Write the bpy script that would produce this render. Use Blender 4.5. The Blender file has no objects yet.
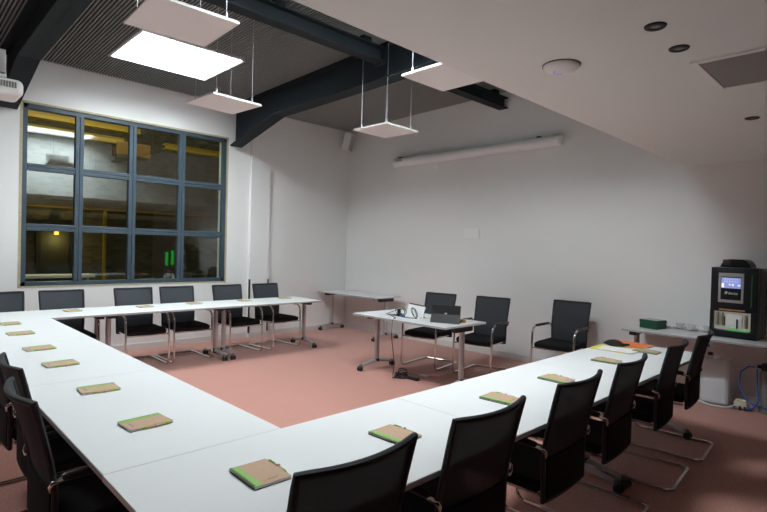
import bpy, bmesh, math, random
from mathutils import Vector, Matrix, Quaternion
random.seed(7)
PI = math.pi
scene = bpy.context.scene
COL = scene.collection

# ------------------------------------------------------------------ materials
def mat(name, col, rough=.5, metal=0., spec=.5, emit=None, estr=0., noise=0., nscale=60., bump=0., bscale=200., coat=0.):
    m = bpy.data.materials.new(name); m.use_nodes = True
    nt = m.node_tree; b = nt.nodes['Principled BSDF']
    b.inputs['Base Color'].default_value = (*col, 1)
    b.inputs['Roughness'].default_value = rough
    b.inputs['Metallic'].default_value = metal
    b.inputs['Specular IOR Level'].default_value = spec
    if coat: b.inputs['Coat Weight'].default_value = coat
    if emit:
        b.inputs['Emission Color'].default_value = (*emit, 1); b.inputs['Emission Strength'].default_value = estr
    if noise or bump:
        tc = nt.nodes.new('ShaderNodeTexCoord')
    if noise:
        n = nt.nodes.new('ShaderNodeTexNoise'); n.inputs['Scale'].default_value = nscale; n.inputs['Detail'].default_value = 3
        r = nt.nodes.new('ShaderNodeValToRGB')
        r.color_ramp.elements[0].position = .3; r.color_ramp.elements[1].position = .7
        r.color_ramp.elements[0].color = (*[c * (1 - noise) for c in col], 1)
        r.color_ramp.elements[1].color = (*[min(1, c * (1 + noise)) for c in col], 1)
        nt.links.new(tc.outputs['Object'], n.inputs['Vector']); nt.links.new(n.outputs['Fac'], r.inputs['Fac'])
        nt.links.new(r.outputs['Color'], b.inputs['Base Color'])
    if bump:
        n2 = nt.nodes.new('ShaderNodeTexNoise'); n2.inputs['Scale'].default_value = bscale
        bp = nt.nodes.new('ShaderNodeBump'); bp.inputs['Strength'].default_value = bump; bp.inputs['Distance'].default_value = .004
        nt.links.new(tc.outputs['Object'], n2.inputs['Vector']); nt.links.new(n2.outputs['Fac'], bp.inputs['Height'])
        nt.links.new(bp.outputs['Normal'], b.inputs['Normal'])
    return m

def mix_transparent(m, fac, color=(1, 1, 1)):
    nt = m.node_tree; b = nt.nodes['Principled BSDF']; out = nt.nodes['Material Output']
    t = nt.nodes.new('ShaderNodeBsdfTransparent'); t.inputs['Color'].default_value = (*color, 1)
    x = nt.nodes.new('ShaderNodeMixShader'); x.inputs['Fac'].default_value = fac
    nt.links.new(b.outputs[0], x.inputs[1]); nt.links.new(t.outputs[0], x.inputs[2]); nt.links.new(x.outputs[0], out.inputs['Surface'])
    return m

def glass_mat(name, tint=(.9, .97, .95), boost=1.0):
    m = bpy.data.materials.new(name); m.use_nodes = True
    nt = m.node_tree; nt.nodes.remove(nt.nodes['Principled BSDF']); out = nt.nodes['Material Output']
    t = nt.nodes.new('ShaderNodeBsdfTransparent'); t.inputs['Color'].default_value = (*tint, 1)
    g = nt.nodes.new('ShaderNodeBsdfGlossy'); g.inputs['Roughness'].default_value = .01; g.inputs['Color'].default_value = (.93, 1, 1, 1)
    f = nt.nodes.new('ShaderNodeFresnel'); f.inputs['IOR'].default_value = 1.55
    geo = nt.nodes.new('ShaderNodeNewGeometry')
    inv = nt.nodes.new('ShaderNodeMath'); inv.operation = 'SUBTRACT'; inv.inputs[0].default_value = 1; nt.links.new(geo.outputs['Backfacing'], inv.inputs[1])
    a_ = nt.nodes.new('ShaderNodeMath'); a_.operation = 'MULTIPLY'; nt.links.new(f.outputs[0], a_.inputs[0]); nt.links.new(inv.outputs[0], a_.inputs[1])
    f = nt.nodes.new('ShaderNodeMath'); f.operation = 'MULTIPLY'; f.use_clamp = True; f.inputs[1].default_value = boost; nt.links.new(a_.outputs[0], f.inputs[0])
    x = nt.nodes.new('ShaderNodeMixShader')
    nt.links.new(f.outputs[0], x.inputs['Fac']); nt.links.new(t.outputs[0], x.inputs[1]); nt.links.new(g.outputs[0], x.inputs[2])
    nt.links.new(x.outputs[0], out.inputs['Surface'])
    return m

def brick_mat(name):
    m = bpy.data.materials.new(name); m.use_nodes = True
    nt = m.node_tree; b = nt.nodes['Principled BSDF']; b.inputs['Roughness'].default_value = .9
    tc = nt.nodes.new('ShaderNodeTexCoord'); mp = nt.nodes.new('ShaderNodeMapping')
    mp.inputs['Rotation'].default_value = (PI / 2, 0, 0)
    br = nt.nodes.new('ShaderNodeTexBrick'); br.inputs['Scale'].default_value = 3.2
    br.inputs['Color1'].default_value = (.22, .19, .14, 1); br.inputs['Color2'].default_value = (.14, .115, .08, 1); br.inputs['Mortar'].default_value = (.2, .19, .16, 1)
    nt.links.new(tc.outputs['Object'], mp.inputs['Vector']); nt.links.new(mp.outputs[0], br.inputs['Vector']); nt.links.new(br.outputs['Color'], b.inputs['Base Color'])
    return m

M = dict(
    wall=mat('wall paint', (.87, .875, .865), .85, spec=.2, bump=.03, bscale=300),
    rearwall=mat('rear wall grey darkened to cut bounce', (.07, .07, .075), .9),  # unseen walls, grey set dark to cut bounce light on the chair backs
    ceil=mat('ceiling paint', (.89, .92, .89), .9, spec=.2),
    carpet=mat('salmon carpet', (.53, .255, .205), .95, spec=.1, noise=.2, nscale=70, bump=.5, bscale=260),
    base=mat('baseboard paint', (.78, .76, .74), .5),
    deck=mat('dark perforated deck', (.013, .013, .013), .8),
    rib=mat('grey deck rib', (.46, .46, .44), .5, metal=.3),
    beam=mat('anthracite steel paint', (.013, .020, .025), .7, spec=.3, noise=.1, nscale=9),
    lam=mat('white laminate', (.735, .745, .75), .45, spec=.35),
    edge=mat('grey table edging', (.42, .42, .43), .45),
    alu=mat('silver grey metal', (.55, .56, .58), .38, metal=.75),
    blackm=mat('black metal', (.018, .018, .02), .45),
    rubber=mat('dark castor rubber', (.03, .03, .032), .6),
    casterg=mat('grey castor fork', (.16, .16, .17), .5),
    chrome=mat('chrome tube', (.78, .76, .74), .1, metal=1.),
    fabric=mat('black fabric', (.012, .012, .014), .9, spec=.2, bump=.3, bscale=500),
    bframe=mat('black back frame', (.016, .017, .022), .6),
    mesh=mix_transparent(mat('black mesh weave', (.058, .066, .076), .75, spec=.25, bump=.4, bscale=700), .10),
    pad=mat('black armrest plastic', (.014, .014, .015), .4),
    wframe=mat('blue grey window aluminium', (.055, .085, .112), .42, noise=.06, nscale=5),
    sealant=mat('yellowish foam sealant', (.50, .46, .31), .9, noise=.2, nscale=60, bump=.6, bscale=40),
    glass=glass_mat('window glass', (.85, .93, .9), 3.6),
    white=mat('white plastic', (.92, .92, .905), .45),
    panel=mat('lamp diffuser', (.93, .95, .94), .5),
    paneledge=mat('clear lamp edge', (.42, .42, .5), .3),
    wire=mat('steel suspension wire', (.5, .5, .52), .35, metal=.8),
    dark=mat('dark recess', (.006, .006, .007), .6),
    downl=mat('downlight lens', (.25, .25, .24), .2),
    bluel=mat('blue status light', (.3, .35, .8), .4, emit=(.3, .35, 1), estr=.16),
    grille=mat('grey air filter mesh', (.30, .29, .275), .9, noise=.15, nscale=250),
    brick=brick_mat('hall brick'),
    hallfloor=mat('hall concrete floor', (.22, .22, .12), .7, noise=.5, nscale=.9),
    halldark=mat('hall dark roof', (.03, .03, .03), .9),
    yellow=mat('yellow crane paint', (.62, .43, .06), .5),
    orange=mat('ochre crane trolley', (.42, .24, .06), .6),
    greeni=mat('green lit strip', (.02, .5, .08), .5, emit=(.02, .8, .08), estr=.10),
    gstrip=mat('dim green trim', (.005, .10, .015), .4, emit=(.0, .5, .03), estr=.02),
    warml=mat('warm lamp glow', (.8, .6, .2), .5, emit=(1, .66, .10), estr=.2),
    kraft=mat('kraft cardboard', (.50, .335, .225), .8, noise=.06, nscale=90),
    green=mat('lime green band', (.24, .47, .10), .6),
    dgreen=mat('dark green card', (.0035, .075, .035), .5),
    page=mat('paper', (.82, .82, .82), .8),
    ink=mat('grey print', (.2, .2, .22), .8),
    olive=mat('olive print', (.42, .34, .12), .8),
    penb=mat('tan pen barrel', (.55, .40, .26), .6),
    peng=mat('green pen plastic', (.25, .5, .04), .4),
    folder=mat('yellow folder card', (.78, .66, .06), .6),
    ofolder=mat('orange folder card', (.82, .20, .05), .6),
    blackc=mat('black cloth', (.012, .013, .015), .9),
    mach=mat('glossy black machine plastic', (.010, .011, .015), .35, spec=.3),
    machs=mat('brown black side panel', (.035, .03, .027), .5),
    bezel=mat('silver bezel', (.42, .41, .40), .45, metal=.3),
    bay=mat('pale machine bay', (.62, .60, .52), .35, emit=(1, .97, .85), estr=.05),
    brass=mat('steel bay fitting', (.45, .42, .32), .3, metal=.6),
    scr=mat('backlit screen blue', (.3, .35, .6), .3, emit=(.25, .32, .72), estr=.22),
    scrw=mat('backlit screen icon', (.8, .85, 1), .3, emit=(.85, .9, 1), estr=.3),
    scrm=mat('backlit screen tile', (.5, .5, .8), .3, emit=(.5, .55, .85), estr=.22),
    porc=mat('white porcelain', (.70, .70, .70), .15, coat=.5),
    jug=mix_transparent(mat('translucent polythene', (.85, .86, .86), .4), .62),
    water=mix_transparent(mat('water in the can', (.86, .90, .94), .2), .1),
    blue=mat('blue hose', (.02, .16, .62), .4),
    hose=mat('white hose', (.75, .74, .76), .4),
    ivory=mat('ivory valve body', (.70, .66, .52), .5),
    filt=mat('grey filter cartridge', (.30, .28, .26), .5),
    lap=mat('black laptop lid', (.014, .013, .013), .45),
    logo=mat('pale emblem', (.55, .58, .56), .4),
    wood=mat('light brown wood', (.45, .24, .10), .6),
    cable=mat('black cable', (.012, .012, .012), .5),
    greyc=mat('pale translucent cable', (.62, .62, .62), .5),
    speaker=mat('speaker grille', (.52, .52, .51), .8),
    shaft=mat('white skylight lining', (.62, .64, .66), .8),
)
_b = M['carpet'].node_tree.nodes['Principled BSDF']; _b.inputs['Sheen Weight'].default_value = .35; _b.inputs['Sheen Roughness'].default_value = .5
SKY = glass_mat('skylight glazing', (.97, .98, 1))

# ------------------------------------------------------------------ mesh builder
def fillet(pts, r, n=6):
    pts = [Vector(p) for p in pts]; out = [pts[0]]
    rs = r if isinstance(r, (list, tuple)) else [r] * (len(pts) - 2)
    for i in range(1, len(pts) - 1):
        p, a, b = pts[i], pts[i - 1], pts[i + 1]
        u = (a - p); v = (b - p); lu, lv = u.length, v.length
        u.normalize(); v.normalize(); ang = u.angle(v)
        if ang > PI - .01 or rs[i - 1] <= 0: out.append(p); continue
        t = min(rs[i - 1] / math.tan(ang / 2), lu * .49, lv * .49); rr = t * math.tan(ang / 2)
        bis = (u + v).normalized(); c = p + bis * (rr / math.sin(ang / 2))
        s, e = p + u * t - c, p + v * t - c
        ax = s.cross(e).normalized(); tot = s.angle(e)
        for k in range(n + 1): out.append(c + Quaternion(ax, tot * k / n) @ s)
    out.append(pts[-1]); return out

class MB:
    def __init__(s): s.bm = bmesh.new(); s.mats = []; s.cur = 0
    def use(s, m):
        if m not in s.mats: s.mats.append(m)
        s.cur = s.mats.index(m); return s
    def _tag(s, faces):
        for f in faces: f.material_index = s.cur
    def box(s, a, b, bev=0., seg=2, rot=None):
        a, b = Vector(a), Vector(b); c = (a + b) / 2; d = b - a
        mtx = Matrix.Translation(c) @ (rot.to_4x4() if rot else Matrix()) @ Matrix.Diagonal((*d, 1))
        r = bmesh.ops.create_cube(s.bm, size=1, matrix=mtx); vs = r['verts']
        fs = set(f for v in vs for f in v.link_faces); s._tag(fs)
        if bev:
            es = set(e for v in vs for e in v.link_edges)
            rr = bmesh.ops.bevel(s.bm, geom=list(es), offset=bev, segments=seg, affect='EDGES', profile=.5)
            s._tag(rr['faces'])
        return s
    def tube(s, pts, r, seg=10, closed=False, flat=1., caps=True):
        pts = [Vector(p) for p in pts]; n = len(pts)
        rr = r if isinstance(r, (list, tuple)) else [r] * n
        t0 = (pts[1] - pts[0]).normalized()
        up = Vector((0, 0, 1)) if abs(t0.z) < .9 else Vector((1, 0, 0))
        nrm = t0.cross(up).normalized(); rings = []
        for i, p in enumerate(pts):
            if closed: t = (pts[(i + 1) % n] - pts[i - 1]).normalized()
            elif i == 0: t = t0
            elif i == n - 1: t = (pts[-1] - pts[-2]).normalized()
            else: t = ((pts[i + 1] - p).normalized() + (p - pts[i - 1]).normalized()).normalized()
            nrm = (nrm - t * nrm.dot(t)).normalized(); bi = t.cross(nrm)
            rings.append([s.bm.verts.new(p + (nrm * math.cos(2 * PI * k / seg) + bi * flat * math.sin(2 * PI * k / seg)) * rr[i]) for k in range(seg)])
        fs = []
        for i in range(n if closed else n - 1):
            A, B = rings[i], rings[(i + 1) % n]
            for k in range(seg):
                fs.append(s.bm.faces.new((A[k], A[(k + 1) % seg], B[(k + 1) % seg], B[k])))
        if caps and not closed:
            fs.append(s.bm.faces.new(rings[0][::-1])); fs.append(s.bm.faces.new(rings[-1]))
        s._tag(fs); return s
    def lathe(s, prof, c=(0, 0, 0), seg=20, mtx=None):
        c = Vector(c); rings = []
        for (r, z) in prof:
            ring = []
            for k in range(seg):
                p = Vector((r * math.cos(2 * PI * k / seg), r * math.sin(2 * PI * k / seg), z))
                if mtx: p = mtx @ p
                ring.append(s.bm.verts.new(c + p))
            rings.append(ring)
        fs = []
        for A, B in zip(rings, rings[1:]):
            for k in range(seg): fs.append(s.bm.faces.new((A[k], A[(k + 1) % seg], B[(k + 1) % seg], B[k])))
        fs.append(s.bm.faces.new(rings[0][::-1])); fs.append(s.bm.faces.new(rings[-1]))
        s._tag(fs); return s
    def prism(s, poly, a, b, axis):
        # poly of 2D points extruded between a and b along axis ('x','y','z')
        def P(u, v, w): return {'x': (w, u, v), 'y': (u, w, v), 'z': (u, v, w)}[axis]
        A = [s.bm.verts.new(P(u, v, a)) for u, v in poly]; B = [s.bm.verts.new(P(u, v, b)) for u, v in poly]
        n = len(poly); fs = [s.bm.faces.new(A), s.bm.faces.new(B[::-1])]
        for k in range(n): fs.append(s.bm.faces.new((A[k], B[k], B[(k + 1) % n], A[(k + 1) % n])))
        s._tag(fs); return s
    def sheet(s, fn, nu, nv, th):
        # solid curved sheet: fn(u,v)->point, thickness th along its normal
        P = [[Vector(fn(i / nu, j / nv)) for i in range(nu + 1)] for j in range(nv + 1)]
        def nr(i, j):
            a = P[j][min(i + 1, nu)] - P[j][max(i - 1, 0)]; b = P[min(j + 1, nv)][i] - P[max(j - 1, 0)][i]
            return a.cross(b).normalized()
        F = [[s.bm.verts.new(P[j][i] + nr(i, j) * th / 2) for i in range(nu + 1)] for j in range(nv + 1)]
        G = [[s.bm.verts.new(P[j][i] - nr(i, j) * th / 2) for i in range(nu + 1)] for j in range(nv + 1)]
        fs = []
        for j in range(nv):
            for i in range(nu):
                fs.append(s.bm.faces.new((F[j][i], F[j][i + 1], F[j + 1][i + 1], F[j + 1][i])))
                fs.append(s.bm.faces.new((G[j][i], G[j + 1][i], G[j + 1][i + 1], G[j][i + 1])))
        for i in range(nu):
            fs.append(s.bm.faces.new((F[0][i], G[0][i], G[0][i + 1], F[0][i + 1]))); fs.append(s.bm.faces.new((F[nv][i], F[nv][i + 1], G[nv][i + 1], G[nv][i])))
        for j in range(nv):
            fs.append(s.bm.faces.new((F[j][0], F[j + 1][0], G[j + 1][0], G[j][0]))); fs.append(s.bm.faces.new((F[j][nu], G[j][nu], G[j + 1][nu], F[j + 1][nu])))
        s._tag(fs); return s
    def build(s, name, m=None, parent=None, smooth=False):
        if m is not None and not s.mats: s.mats = [m]
        bmesh.ops.recalc_face_normals(s.bm, faces=s.bm.faces)
        me = bpy.data.meshes.new(name); s.bm.to_mesh(me); s.bm.free()
        for x in s.mats: me.materials.append(x)
        if smooth:
            for p in me.polygons: p.use_smooth = True
            try: me.set_sharp_from_angle(angle=math.radians(38))
            except Exception: pass
        o = bpy.data.objects.new(name, me); COL.objects.link(o)
        if parent: o.parent = parent
        return o

def tag(o, label, cat, group=None):
    o['label'] = label; o['category'] = cat
    if group: o['group'] = group
    return o
def thing(name, label, cat, loc=(0, 0, 0), rz=0, group=None):
    o = bpy.data.objects.new(name, None); COL.objects.link(o); o.empty_display_size = .1
    o.location = loc; o.rotation_euler = (0, 0, rz); return tag(o, label, cat, group)
def struct(o): o['kind'] = 'structure'; return o
def copy_tree(o, parent=None):
    c = o.copy(); COL.objects.link(c)
    if parent: c.parent = parent
    for ch in o.children: copy_tree(ch, c)
    return c
def part(parent, name, m, fn, smooth=False):
    b = MB().use(m); fn(b); return b.build(name, m, parent, smooth)

# ------------------------------------------------------------------ room dimensions (metres)
XW, YW = 6.72, 7.95          # right wall, window wall
XL, YR = -2.6, -2.2          # walls never in view
SOF, SY = 2.63, 1.88         # lowered ceiling height and edge
def roofz(y): return 3.91 + .02 * (YW - y)
WX0, WX1, WZ0, WZ1 = 1.28, 4.117, .968, 3.34

struct(MB().box((XL, YR, -.1), (XW + .2, YW + .3, 0)).build('floor', M['carpet']))
b = MB().use(M['wall'])
b.box((XL, YW, 0), (WX0, YW + .3, 4.3)).box((WX1, YW, 0), (XW + .2, YW + .3, 4.3))
b.box((WX0, YW, 0), (WX1, YW + .3, WZ0)).box((WX0, YW, WZ1), (WX1, YW + .3, 4.3))
struct(b.build('wall_left', M['wall']))
struct(MB().box((XW, YR, 0), (XW + .2, YW, 4.3)).build('wall_right', M['wall']))
struct(MB().box((XL - .2, YR, 0), (XL, YW + .3, 4.3)).build('wall_far_left', M['rearwall']))
struct(MB().box((XL - .2, YR - .2, 0), (XW + .2, YR, 4.3)).build('wall_rear', M['rearwall']))
struct(MB().box((4.53, YW - .06, 0), (4.90, YW, 3.96)).build('trim_1', M['wall']))
# black corner guards on the pillar
for i, x in enumerate((4.528, 4.888)):
    o = MB().box((x - .006, YW - .068, .08), (x + .018, YW - .045, 1.0)).build('corner_guard', M['blackm'])
    tag(o, ['thin black corner guard on left edge of the wall pillar', 'thin black corner guard on right edge of the wall pillar'][i], 'corner guard', 'pillar corner guards')
# lowered ceiling with its upright fascia
struct(MB().box((XL, YR, SOF), (XW, SY, 4.3)).build('ceiling_lowered', M['ceil']))
# baseboards
struct(MB().box((XL, YW - .012, 0), (4.56, YW, .09)).box((4.548, YW - .072, 0), (4.942, YW - .06, .09)).box((4.93, YW - .012, 0), (XW, YW, .09)).build('baseboard_left', M['base']))
struct(MB().box((XW - .012, YR, 0), (XW, YW - .012, .09)).build('baseboard_right', M['base']))

# roof deck with ribs and a skylight opening
SKYL = [(2.06, 3.28, 6.02, 7.08), (2.2, 3.5, 2.1, 3.45), (-1.05, -.25, 5.0, 5.8)]   # the first shows in the photo, the others lie above the frame
b = MB().use(M['deck'])
def deck_piece(x0, x1, y0, y1):
    z0, z1 = roofz(y0), roofz(y1)
    b.prism([(y0, z0), (y1, z1), (y1, z1 + .1), (y0, z0 + .1)], x0, x1, 'x')
e_ = .015
xs_ = [XL] + sorted(v for a, b_, c, d in SKYL for v in (a - e_, b_ + e_)) + [XW + .2]; ys_ = [SY] + sorted(v for a, b_, c, d in SKYL for v in (c - e_, d + e_)) + [YW + .3]
for x0, x1 in zip(xs_, xs_[1:]):
    for y0, y1 in zip(ys_, ys_[1:]):
        mx, my = (x0 + x1) / 2, (y0 + y1) / 2
        if any(a < mx < b_ and c < my < d for a, b_, c, d in SKYL): continue
        deck_piece(x0, x1, y0, y1)
b.use(M['rib'])
def rib(x, y0, y1):
    z0, z1 = roofz(y0), roofz(y1)
    b.prism([(y0, z0 - .016), (y1, z1 - .016), (y1, z1 + .004), (y0, z0 + .004)], x, x + .008, 'x')
x = XL + .02
while x < XW - .03:
    cuts = sorted((c, d) for a, b_, c, d in SKYL if a - .02 < x < b_)
    y = SY
    for c, d in cuts: rib(x, y, c); y = d
    rib(x, y, YW); x += .036
struct(b.build('ceiling', M['deck']))
for k, (a, b_, c, d) in enumerate(SKYL):
    m = MB().use(M['shaft'])
    for (x0, x1, y0, y1) in ((a - .03, a, c - .03, d + .03), (b_, b_ + .03, c - .03, d + .03), (a, b_, c - .03, c), (a, b_, d, d + .03)):
        m.box((x0, y0, roofz(y1) - .026), (x1, y1, 4.26 if c < 4 else 4.22))
    sk = struct(m.build('window_%d' % (k + 2), M['shaft']))
    zg = 4.20 if c < 4 else 4.16
    MB().box((a, c, zg), (b_, d, zg + .005)).build('skylight_glazing', SKY, sk)
    l = bpy.data.lights.new('skylight portal', 'AREA'); l.shape = 'RECTANGLE'; l.size = b_ - a; l.size_y = d - c; l.cycles.is_portal = True
    lo = bpy.data.objects.new('skylight_portal', l); COL.objects.link(lo); lo.location = ((a + b_) / 2, (c + d) / 2, zg + .02)

# ------------------------------------------------------------------ window
win = bpy.data.objects.new('window_1', None); COL.objects.link(win); win.location = (WX0, YW, WZ0); struct(win)
def local(o): 
    o.location = (-WX0, -YW, -WZ0); return o
fy0, fy1 = YW + .015, YW + .085
b = MB().use(M['sealant'])
s_ = .011
b.box((WX0 - s_, YW - .004, WZ0 - s_), (WX0 + .02, YW + .05, WZ1 + s_)).box((WX1 - .012, YW - .004, WZ0 - s_), (WX1 + s_, YW + .05, WZ1 + s_))
b.box((WX0, YW - .004, WZ1 - .014), (WX1, YW + .05, WZ1 + s_)).box((WX0, YW - .004, WZ0 - s_), (WX1, YW + .05, WZ0 + .008))
local(b.build('foam_sealant', M['sealant'], win))
b = MB().use(M['wframe'])
F = .075
b.box((WX0 + .018, fy0, WZ0), (WX0 + F, fy1, WZ1 - .012), .004).box((WX1 - F, fy0, WZ0), (WX1 - .012, fy1, WZ1 - .012), .004)
b.box((WX0 + .02, fy0, WZ1 - F), (WX1 - .014, fy1, WZ1 - .013), .004).box((WX0 + .02, fy0, WZ0), (WX1 - .014, fy1, WZ0 + F - .01), .004)
XS = (1.95, 2.638, 3.365); ZS = (1.742, 2.52)
for x in XS:
    b.box((x - .05, fy0 - .006, WZ0 + F - .01), (x - .002, fy1, WZ1 - F), .004).box((x + .002, fy0 - .006, WZ0 + F - .01), (x + .05, fy1, WZ1 - F), .004)
for z in ZS:
    xs = [WX0 + F] + [v for x in XS for v in (x - .05, x + .05)] + [WX1 - F]
    for i in range(0, len(xs), 2):
        b.box((xs[i], fy0 - .003, z - .045), (xs[i + 1], fy1, z - .002), .004).box((xs[i], fy0 - .003, z + .002), (xs[i + 1], fy1, z + .045), .004)
    for x in XS: b.box((x - .05, fy0, z - .045), (x + .05, fy1 - .002, z + .045))
local(b.build('window_frame', M['wframe'], win))
b = MB()
b.box((WX0 + F - .01, fy1 - .03, WZ0 + F - .02), (WX1 - F + .01, fy1 - .024, WZ1 - F + .01))
local(b.build('glass_pane', M['glass'], win))

# ------------------------------------------------------------------ the hall behind the window
HY = 13.0
HYa = YW + .3
struct(MB().box((-4, HYa, -.1), (14, HY + .3, .0)).build('floor_hall', M['hallfloor']))
struct(MB().box((-4, HY, 0), (14, HY + .3, 6)).build('wall_hall', M['brick']))
struct(MB().box((-4.3, HYa, 0), (-4, HY + .3, 6)).build('wall_hall_left', M['halldark']))
struct(MB().box((14, HYa, 0), (14.3, HY + .3, 6)).build('wall_hall_right', M['brick']))
struct(MB().box((-4.3, HYa, 6), (14.3, HY + .3, 6.2)).build('ceiling_hall', M['halldark']))
struct(MB().box((-4.3, HYa - .05, 4.3), (14.3, HYa, 6.1)).box((XW + .2, HYa - .05, 0), (14.3, HYa, 4.3)).box((-4.3, HYa - .05, 0), (XL - .2, HYa, 4.3)).build('wall_hall_front', M['halldark']))
def hall_beam(a, b_, y, z0, z1, label):
    m = MB().use(M['yellow'])
    zc, h = (z0 + z1) / 2, (z1 - z0)
    m.box((a, y - .09, z1 - .02), (b_, y + .09, z1)).box((a, y - .09, z0), (b_, y + .09, z0 + .02)).box((a, y - .08, z0 + .02), (b_, y - .05, z1 - .02))
    tag(m.build('crane_beam', M['yellow']), label, 'beam', 'yellow beams in the hall')
hall_beam(-2, 3.75, 11, 3.75, 3.85, 'upper yellow steel beam across hall behind the window top left panes')
hall_beam(-2, 3.45, 11, 3.5, 3.62, 'lower yellow steel beam across hall behind the window top left panes')
hall_beam(4.25, 5.45, 11, 3.54, 3.66, 'short yellow steel beam behind the top right window pane')
o = MB().box((3.3, 10.85, 3.27), (3.95, 11.2, 3.55), .03).build('crane_trolley', M['orange'])
tag(o, 'ochre crane trolley under the yellow beams seen through window', 'crane trolley')
dr = struct(MB().box((2.45, HY - .06, 0), (3.0, HY, 1.82), .01).build('door_1', M['halldark']))
part(dr, 'door_frame', M['blackm'], lambda b: b.box((2.38, HY - .08, 0), (2.45, HY, 1.9)).box((3.0, HY - .08, 0), (3.07, HY, 1.9)).box((2.38, HY - .08, 1.82), (3.07, HY, 1.9)))
o = MB().use(M['warml']).lathe([(.0, 0), (.05, .0), (.05, .1), (.0, .1)], (2.73, HY - .13, 1.70), 12).use(M['blackm']).box((2.69, HY - .12, 1.78), (2.77, HY - .06, 1.82)).build('wall_lamp')
tag(o, 'small warm yellow lamp glowing above the dark hall door', 'lamp')
for i, (x, z0, z1) in enumerate(((5.02, 1.03, 1.36), (5.16, 1.05, 1.40))):
    o = MB().use(M['greeni']).box((x - .028, HY - .35, z0), (x + .028, HY - .31, z1)).use(M['blackm']).box((x - .035, HY - .31, z0 - .02), (x + .035, HY - .28, z1 + .02)).box((x - .015, HY - .31, 0), (x + .015, HY - .28, z0 - .02)).build('light_strip')
    tag(o, ['left of two green lit strips glowing in the dark hall', 'right of two green lit strips glowing in the dark hall'][i], 'light', 'green light strips in the hall')
o = MB().use(M['white']).box((1.2, HY - .7, .80), (3.35, HY - .2, .86)).box((1.3, HY - .6, 0), (1.36, HY - .3, .8)).box((3.2, HY - .6, 0), (3.26, HY - .3, .8)).build('hall_bench')
tag(o, 'long white bench top along the hall brick wall', 'bench')
o = MB().use(M['orange']).tube([(-3, HY - .05, 2.3), (9, HY - .05, 2.3)], .02, 8).build('pipe')
tag(o, 'thin ochre pipe running along the hall brick wall', 'pipe')
o = MB().use(M['yellow']).box((3.68, HY - .06, 0), (3.74, HY - .0, 2.28)).build('pipe')
tag(o, 'upright ochre conduit on the hall brick wall', 'pipe')

# ------------------------------------------------------------------ steel beams
def main_beam(xc, label):
    t = thing('roof_beam', label, 'beam', (xc, YW, 3.2), 0, 'arched roof beams')
    ys = [YW - .005, 6.66, SY + .005]; zb = [3.215, 3.525, 3.58]
    m = MB().use(M['beam'])
    w = .008
    top = [(ys[0], roofz(ys[0]) - .024), (ys[2], roofz(ys[2]) - .024)]
    m.prism([(ys[0], zb[0]), (ys[1], zb[1]), (ys[2], zb[2]), (ys[2], top[1][1]), (ys[0], top[0][1])], xc - w, xc + w, 'x')
    def inv(o): o.location = (-xc, -YW, -3.2); return o
    inv(m.build('web', M['beam'], t))
    m = MB().use(M['beam'])
    m.prism([(ys[0], zb[0]), (ys[1], zb[1]), (ys[2], zb[2]), (ys[2], zb[2] + .02), (ys[1], zb[1] + .02), (ys[0], zb[0] + .02)], xc - .105, xc + .105, 'x')
    inv(m.build('bottom_flange', M['beam'], t))
    m = MB().use(M['beam'])
    zt = [roofz(ys[0]) - .042, roofz(ys[2]) - .042]
    m.prism([(ys[0], zt[0]), (ys[2], zt[1]), (ys[2], zt[1] + .018), (ys[0], zt[0] + .018)], xc - .105, xc + .105, 'x')
    inv(m.build('top_flange', M['beam'], t))
    m = MB().use(M['beam']).prism([(6.60, 3.545), (6.70, 3.535), (6.67, 3.60), (6.65, 3.60)], xc - .07, xc + .07, 'x')
    inv(m.build('stiffener', M['beam'], t))
main_beam(1.135, 'dark arched steel roof beam at far left above the projector')
main_beam(4.255, 'dark arched steel roof beam meeting the wall right of window')
def purlin(x0, x1, label):
    t = thing('cross_beam', label, 'beam', (x0, 4.35, 3.7), 0, 'straight cross beams')
    def inv(o): o.location = (-x0, -4.35, -3.7); return o
    inv(part(t, 'bottom_flange', M['beam'], lambda b: b.box((x0, 4.29, 3.725), (x1, 4.44, 3.74))))
    inv(part(t, 'top_flange', M['beam'], lambda b: b.box((x0, 4.29, 3.875), (x1, 4.44, 3.89))))
    inv(part(t, 'web', M['beam'], lambda b: b.box((x0, 4.357, 3.74), (x1, 4.373, 3.875))))
    inv(part(t, 'packer', M['beam'], lambda b: [b.box((x, 4.33, 3.89), (x + .12, 4.40, roofz(4.36) - .022)) for x in (x0 + .15, (x0 + x1) / 2, x1 - .3)]))
    return inv
inv = purlin(1.25, 4.14, 'straight dark steel cross beam spanning between the two arched beams')
tb = [o for o in bpy.data.objects if o.name.startswith('cross_beam')][-1]
def boltplate(b):
    b.box((4.13, 4.27, 3.70), (4.146, 4.46, 3.93))
    for y in (4.29, 4.44):
        for z in (3.74, 3.79, 3.84, 3.89): b.lathe([(.0, 0), (.012, 0), (.012, .012), (0, .012)], (4.13, y, z), 6, Matrix.Rotation(-PI / 2, 3, 'Y'))
inv(part(tb, 'bolted_plate', M['beam'], boltplate))
purlin(4.37, XW - .002, 'short dark steel cross beam running to the screen wall')
tag(MB().box((XW - .10, 4.45, 3.74), (XW - .002, 4.56, 3.88), .005).build('wall_bracket', M['white']), 'small white block on wall beside the end of the cross beam', 'bracket')

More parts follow.
